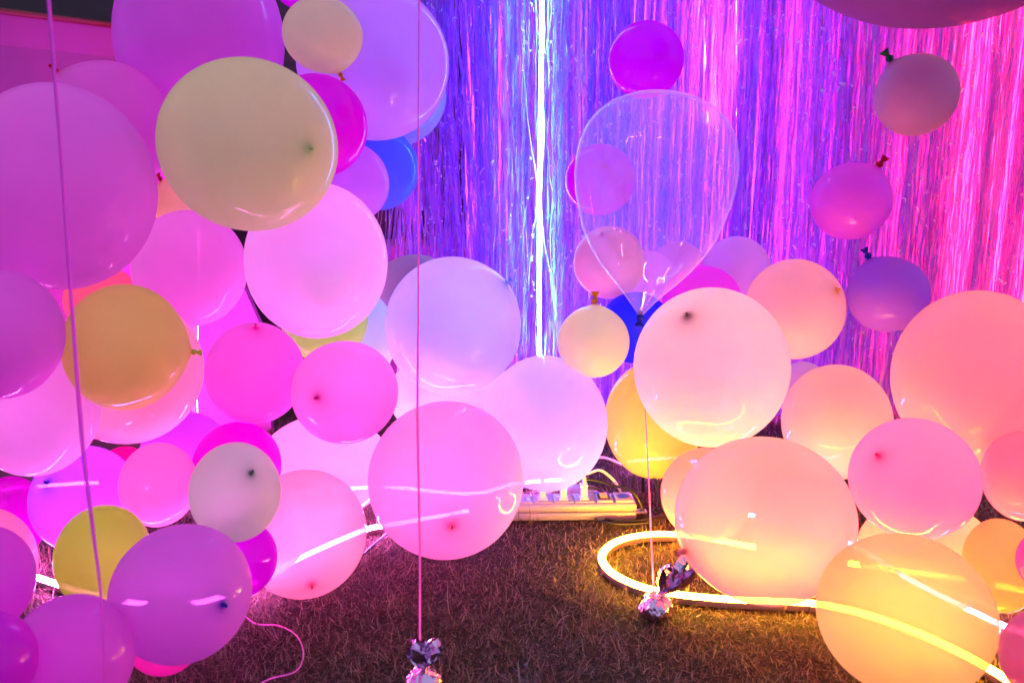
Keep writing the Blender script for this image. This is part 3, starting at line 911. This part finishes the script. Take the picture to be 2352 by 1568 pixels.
ribbon([at(104, -160, .93), at(112, 0, .94), at(140, 350, .96), at(165, 700, .98), at(190, 1020, .99), at(215, 1230, 1.0), at(233, 1390, .99), at(243, 1640, .98)], 0.0048,
       "long violet ribbon running down in front of the left heap", 1.6, M_vrib)
w1 = ground(972, 1562, 0.03)
ribbon([at(963, -200, 1.33), at(963, 0, 1.33), at(961, 350, 1.34), at(961, 700, 1.33), at(959, 960, 1.31), at(964, 1250, 1.28), w1 + Vector((-.004, 0, .05))], 0.0040,
       "pink ribbon hanging straight down in the centre to a foil weight", 1.2)
w2 = ground(1508, 1392, 0.025)
ribbon([at(1480, 905, 1.86), at(1484, 980, 1.84), at(1491, 1120, 1.78), at(1496, 1240, 1.72), w2 + Vector((-.004, 0.01, .02))], 0.0036,
       "thin pale string from the big pale pink balloon to the foil weight in the loop", 0.8)


def foil_weight(loc, s, label, seed, tuft_dir, tuft_len):
    rg = random.Random(seed)
    root = empty("balloon_weight", (loc.x, loc.y, 0))
    tag(root, label, "balloon weight", "foil wrapped balloon weights")
    import bmesh
    bm = bmesh.new()
    bmesh.ops.create_icosphere(bm, subdivisions=4, radius=1.0)
    dirs = [Vector((rg.gauss(0, 1), rg.gauss(0, 1), rg.gauss(0, 1))).normalized() for _ in range(46)]
    offs = [rg.uniform(0.80, 1.02) for _ in dirs]
    for v in bm.verts:
        p = v.co.copy()
        # facet the ball by cutting planes, then crease it
        k = min(o_ / max(1e-3, p.dot(d_)) for d_, o_ in zip(dirs, offs) if p.dot(d_) > 0.25)
        p *= min(1.0, k)
        p *= 1 + 0.045 * math.sin(9 * p.x + 5 * p.z + seed) * math.sin(11 * p.y - 6 * p.x)
        v.co = Vector((p.x * s, p.y * s, max(-.82, p.z) * s * 0.85)) + Vector((0, 0, s * 0.72))
    me = bpy.data.meshes.new("foil_ball"); bm.to_mesh(me); bm.free(); me.materials.append(M_foil)
    o = bpy.data.objects.new("foil_ball", me); C.objects.link(o); o.parent = root
    # gathered tuft: crumpled leaves of foil fanning out of the neck
    b = MB()
    base = Vector((0, 0, s * 1.2)) + tuft_dir * s * 0.35
    for q in range(7):
        dd = (tuft_dir + Vector((rg.uniform(-.55, .55), rg.uniform(-.4, .4), rg.uniform(-.3, .35)))).normalized()
        sd = dd.cross(Vector((rg.gauss(0, 1), rg.gauss(0, 1), rg.gauss(0, 1)))).normalized()
        nn = dd.cross(sd)
        Lq = tuft_len * rg.uniform(.6, 1.15)
        K = 7; V = []; F = []
        for i in range(K):
            t = i / (K - 1)
            wd = s * (0.16 + 0.62 * math.sin(min(1, t * 1.25) * math.pi * .72)) * (0.9 if t < 1 else .25)
            for j in range(5):
                u = j / 4 * 2 - 1
                V.append(base + dd * Lq * t + sd * wd * u * .6 + nn * s * (0.16 * (1 if j % 2 else -1) * (0.4 + t) + rg.uniform(-.07, .07)))
        for i in range(K - 1):
            for j in range(4):
                F.append((i * 5 + j, i * 5 + j + 1, i * 5 + j + 6, i * 5 + j + 5))
        b.add(V, F)
    b.build("foil_tuft", M_foil, root, False)


foil_weight(w2, 0.033, "crumpled foil weight sitting on the yellow tube loop", 4, Vector((.55, .1, .8)).normalized(), 0.075)
foil_weight(ground(975, 1600), 0.032, "crumpled foil weight cut by the bottom edge of the picture", 9, Vector((.15, .1, 1)).normalized(), 0.052)

# loose cords
b = MB(); b.tube(spline([ground(560, 1412, .012), ground(590, 1432, .016), ground(640, 1436, .014), ground(680, 1458, .018), ground(697, 1500, .014), ground(680, 1540, .012), ground(620, 1558, .014), ground(580, 1580, .012)], 10), 0.0013, 6)
tag(b.build("string", M_rib), "thin pink string curling over the grass at lower left", "string")
b = MB(); b.tube(spline([ground(930, 1195, .012), ground(885, 1229, .016), ground(855, 1255, .018), ground(818, 1287, .014), ground(760, 1330, .010)], 8), 0.0032, 8)
tag(b.build("black_cable", M_black), "black cable on the grass left of the big pale pink balloon", "cable")


# ------------------------------------------------------------------ power strip, plugs and cables
def power_strip():
    # local frame: x along the strip, y away from us, z up
    pr = ground(1462, 1199); plft = ground(1150, 1203)
    xdir = (pr - plft); Ls = 0.400
    xdir.normalize()
    ydir = Vector((0, 0, 1)).cross(xdir)
    M0 = Matrix((xdir, ydir, Vector((0, 0, 1)))).transposed().to_4x4()
    org = pr - xdir * Ls
    org.z = 0.006
    M0.translation = org
    root = empty("power_strip", (0, 0, 0)); root.matrix_world = M0
    tag(root, "long white power strip with a lit red switch on the grass", "power strip")
    Dp, Hh = 0.076, 0.040
    b = MB(); b.box(0, Ls, 0, Dp, 0, Hh * .5 - .0006, bev=0.004); b.build("lower_case", M_white, root)
    b = MB(); b.box(0, Ls, 0, Dp, Hh * .5 + .0006, Hh, bev=0.005); b.build("upper_case", M_white, root)
    step = 0.050
    outs = []
    for k in range(6):
        x = Ls - 0.124 - k * step
        outs.append(x)
        b = MB(); b.box(x - 0.0235, x + 0.0235, 0.010, Dp - 0.010, Hh - .001, Hh + 0.004, bev=0.0015)
        so = b.build("socket", M_white, root)
        b = MB()
        for q in (-1, 1):
            b.box(x + q * .0085 - .0042, x + q * .0085 + .0042, 0.026, 0.0285, Hh + .0032, Hh + .0044)
            b.box(x + q * .0085 - .0015, x + q * .0085 + .0015, 0.036, 0.0405, Hh + .0032, Hh + .0044)
        b.build("slots", M_slot, so)
    b = MB(); b.box(Ls - 0.094, Ls - 0.056, 0.010, 0.060, Hh - .001, Hh + .006, bev=.002); b.build("switch_frame", M_white, root)
    b = MB(); b.box(Ls - 0.090, Ls - 0.062, 0.018, 0.050, Hh + .005, Hh + .0085, bev=.001); fr = b.build("switch_surround", M_slot, root)
    b = MB(); b.box(Ls - 0.084, Ls - 0.068, 0.022, 0.046, Hh + .0075, Hh + .0125, bev=.001); b.build("lit_button", M_sw, fr)
    b = MB(); b.box(Ls - 0.050, Ls - 0.006, 0.008, 0.064, Hh - .001, Hh + .007, bev=.003); cap = b.build("end_cap", M_white, root)
    for (xx, rx_, ry_) in ((Ls - 0.028, .016, .013),):
        b = MB()
        Mx = Matrix.Translation((xx, .036, Hh + .0064)) @ Matrix.Diagonal((rx_, ry_, 1, 1))
        b.lathe([(1, 0), (1, .0012), (.9, .0018), (.1, .0018)], 28, Mx); b.build("oval_badge", M_blue, cap)
    # blue oval disc of the second badge behind the switch
    b = MB(); Mx = Matrix.Translation((Ls - 0.078, .066, Hh + .002)) @ Matrix.Diagonal((.017, .009, 1, 1))
    b.lathe([(1, 0), (1, .0016), (.92, .0026), (.1, .0026)], 28, Mx); b.build("oval_badge", M_blue, root)
    # mounting tab
    b = MB(); b.box(Ls - .001, Ls + .028, .012, .034, .010, .0145, bev=.0015); tb = b.build("mounting_tab", M_white, root)
    b = MB(); b.lathe([(.0045, .0142), (.0045, .0150), (.001, .0150)], 16, Matrix.Translation((Ls + .015, .023, 0))); b.build("screw_hole", M_slot, tb)
    return M0, outs, Hh, Ls


M0, outs, Hh, Ls = power_strip()


def wp(x, y, z): return M0 @ Vector((x, y, z))


def plug(x, label, cable_pts):
    root = empty("plug", (0, 0, 0)); Mp = M0.copy(); Mp.translation = wp(x, .030, Hh + .0045); root.matrix_world = Mp
    tag(root, label, "plug", "plugs pushed into the power strip")
    b = MB()
    b.box(-.0115, .0115, -.012, .012, 0, .004, bev=.0012); b.box(-.0075, .0075, -.008, .008, .004, .032, bev=.0015); b.box(-.009, .009, -.0095, .0095, .032, .037, bev=.0012)
    b.build("plug_body", M_plug, root)
    b = MB()
    z = .037
    prof = []
    for k in range(5):
        prof += [(.0062 - k * .0004, z), (.0062 - k * .0004, z + .0022), (.0045, z + .0024), (.0045, z + .0034)]; z += .0036
    b.lathe(prof, 14, Matrix.Identity(4)); b.build("strain_relief", M_whitecable, root)
    b = MB(); Mi = Mp.inverted()
    pts = [Vector((0, 0, z - .004)), Vector((0, .001, z + .006))] + [Mi @ Vector(p) for p in cable_pts]
    b.tube(spline(pts, 8), .0032, 8); b.build("cord", M_whitecable, root)


plug(outs[0] + .0, "white plug nearest the switch with its cord arching right", [wp(outs[0] + .012, .036, Hh + .066), wp(outs[0] + .040, .045, Hh + .070), wp(outs[0] + .070, .058, Hh + .045), wp(outs[0] + .092, .072, Hh + .012), wp(outs[0] + .11, .09, .008)])
plug(outs[1], "white plug in the middle of the power strip", [wp(outs[1] - .004, .05, Hh + .065), wp(outs[1] - .03, .09, Hh + .07), wp(outs[1] - .05, .14, .03), wp(outs[1] - .06, .2, .012)])
plug(outs[2], "white plug nearest the big pale pink balloon", [wp(outs[2] - .006, .05, Hh + .060), wp(outs[2] - .03, .08, Hh + .05), wp(outs[2] - .05, .12, .03), wp(outs[2] - .06, .18, .012)])

# white power adapter behind the strip
ad = empty("power_adapter", (0, 0, 0)); Ma = M0.copy(); Ma.translation = wp(outs[0] + .004, .125, 0.004)
Ma = Ma @ Matrix.Rotation(math.radians(-24), 4, 'Z'); ad.matrix_world = Ma
tag(ad, "rounded white power adapter lying behind the power strip", "adapter")
b = MB(); b.box(-.034, .040, -.026, .026, 0, .034, bev=.011); b.build("adapter_body", M_white, ad)
b = MB(); b.lathe([(.007, 0), (.006, .006), (.0062, .008), (.005, .012), (.0052, .014), (.004, .020)], 14, Matrix.Translation((-.033, 0, .02)) @ Matrix.Rotation(math.radians(-90), 4, 'Y'))
b.build("strain_relief", M_whitecable, ad)

# thick white cable slanting up behind the strip
b = MB(); b.tube(spline([wp(-.03, .075, .014), wp(.10, .080, .020), wp(.17, .086, .030), wp(.215, .10, .045), wp(.255, .135, .070), wp(.30, .19, .085), wp(.36, .28, .06), wp(.42, .36, .012)], 8), .0042, 8)
tag(b.build("white_cable", M_whitecable), "thick white cable slanting up behind the power strip", "cable")
b = MB(); b.tube(spline([wp(.085, .085, .008), wp(.095, .075, .040), wp(.115, .07, .055), wp(.135, .09, .02)], 8), .0035, 8)
tag(b.build("white_cable", M_whitecable), "short white cable loop at the left end of the power strip", "cable")
# black cables over and beside the strip
bl = [
 ([wp(Ls + .022, .020, .010), wp(Ls - .005, .030, Hh + .018), wp(Ls - .06, .055, Hh + .030), wp(Ls - .105, .062, Hh + .040), wp(Ls - .128, .060, Hh + .034), wp(Ls - .118, .058, Hh + .022), wp(Ls - .085, .062, Hh + .014), wp(Ls - .03, .085, .012)],
  .0036, "black cable looping over the power strip's switch"),
 ([wp(Ls + .045, .16, .006), wp(Ls + .040, .13, .07), wp(Ls + .050, .07, .085), wp(Ls + .062, .03, .045), wp(Ls + .072, -.02, .010), wp(Ls + .10, -.05, .008)],
  .0042, "stiff black cable rising right of the power strip"),
 ([wp(Ls + .09, .20, .02), wp(Ls + .035, .15, .075), wp(Ls + .008, .11, .06), wp(Ls + .0, .08, .01)],
  .0030, "thin black cable arching behind the power strip's right end"),
 ([wp(Ls - .10, -.006, .006), wp(Ls - .09, -.03, .010), wp(Ls - .04, -.045, .009), wp(Ls + .03, -.035, .010), wp(Ls + .08, .0, .014), wp(Ls + .12, .04, .02)],
  .0034, "black cable lying on the grass in front of the power strip"),
 ([wp(Ls - .075, -.004, .006), wp(Ls - .065, -.022, .012), wp(Ls - .02, -.032, .010), wp(Ls + .04, -.02, .014), wp(Ls + .10, .01, .012)],
  .0030, "thinner black cable on the grass in front of the power strip"),
]
for pts, r, lab in bl:
    b = MB(); b.tube(spline(pts, 10), r, 8); tag(b.build("black_cable", M_black), lab, "cable")
# coil of black cable right of the strip
b = MB()
cc = wp(Ls + .092, .055, .0)
pts = []
for k in range(90):
    t = k / 15 * math.pi
    rr = .040 + .006 * math.sin(k * .37)
    pts.append(cc + Vector((math.cos(t) * rr * .55 + .004 * math.sin(k * .9), math.sin(t) * rr * .9, .012 + .0045 * k / 15 + (.042 + .008 * math.sin(k * .2)) * (0.5 + .5 * math.sin(t)))))
b.tube(pts, .0030, 7)
tag(b.build("cable_coil", M_black), "coil of black cable between the power strip and the peach balloon", "cable coil")
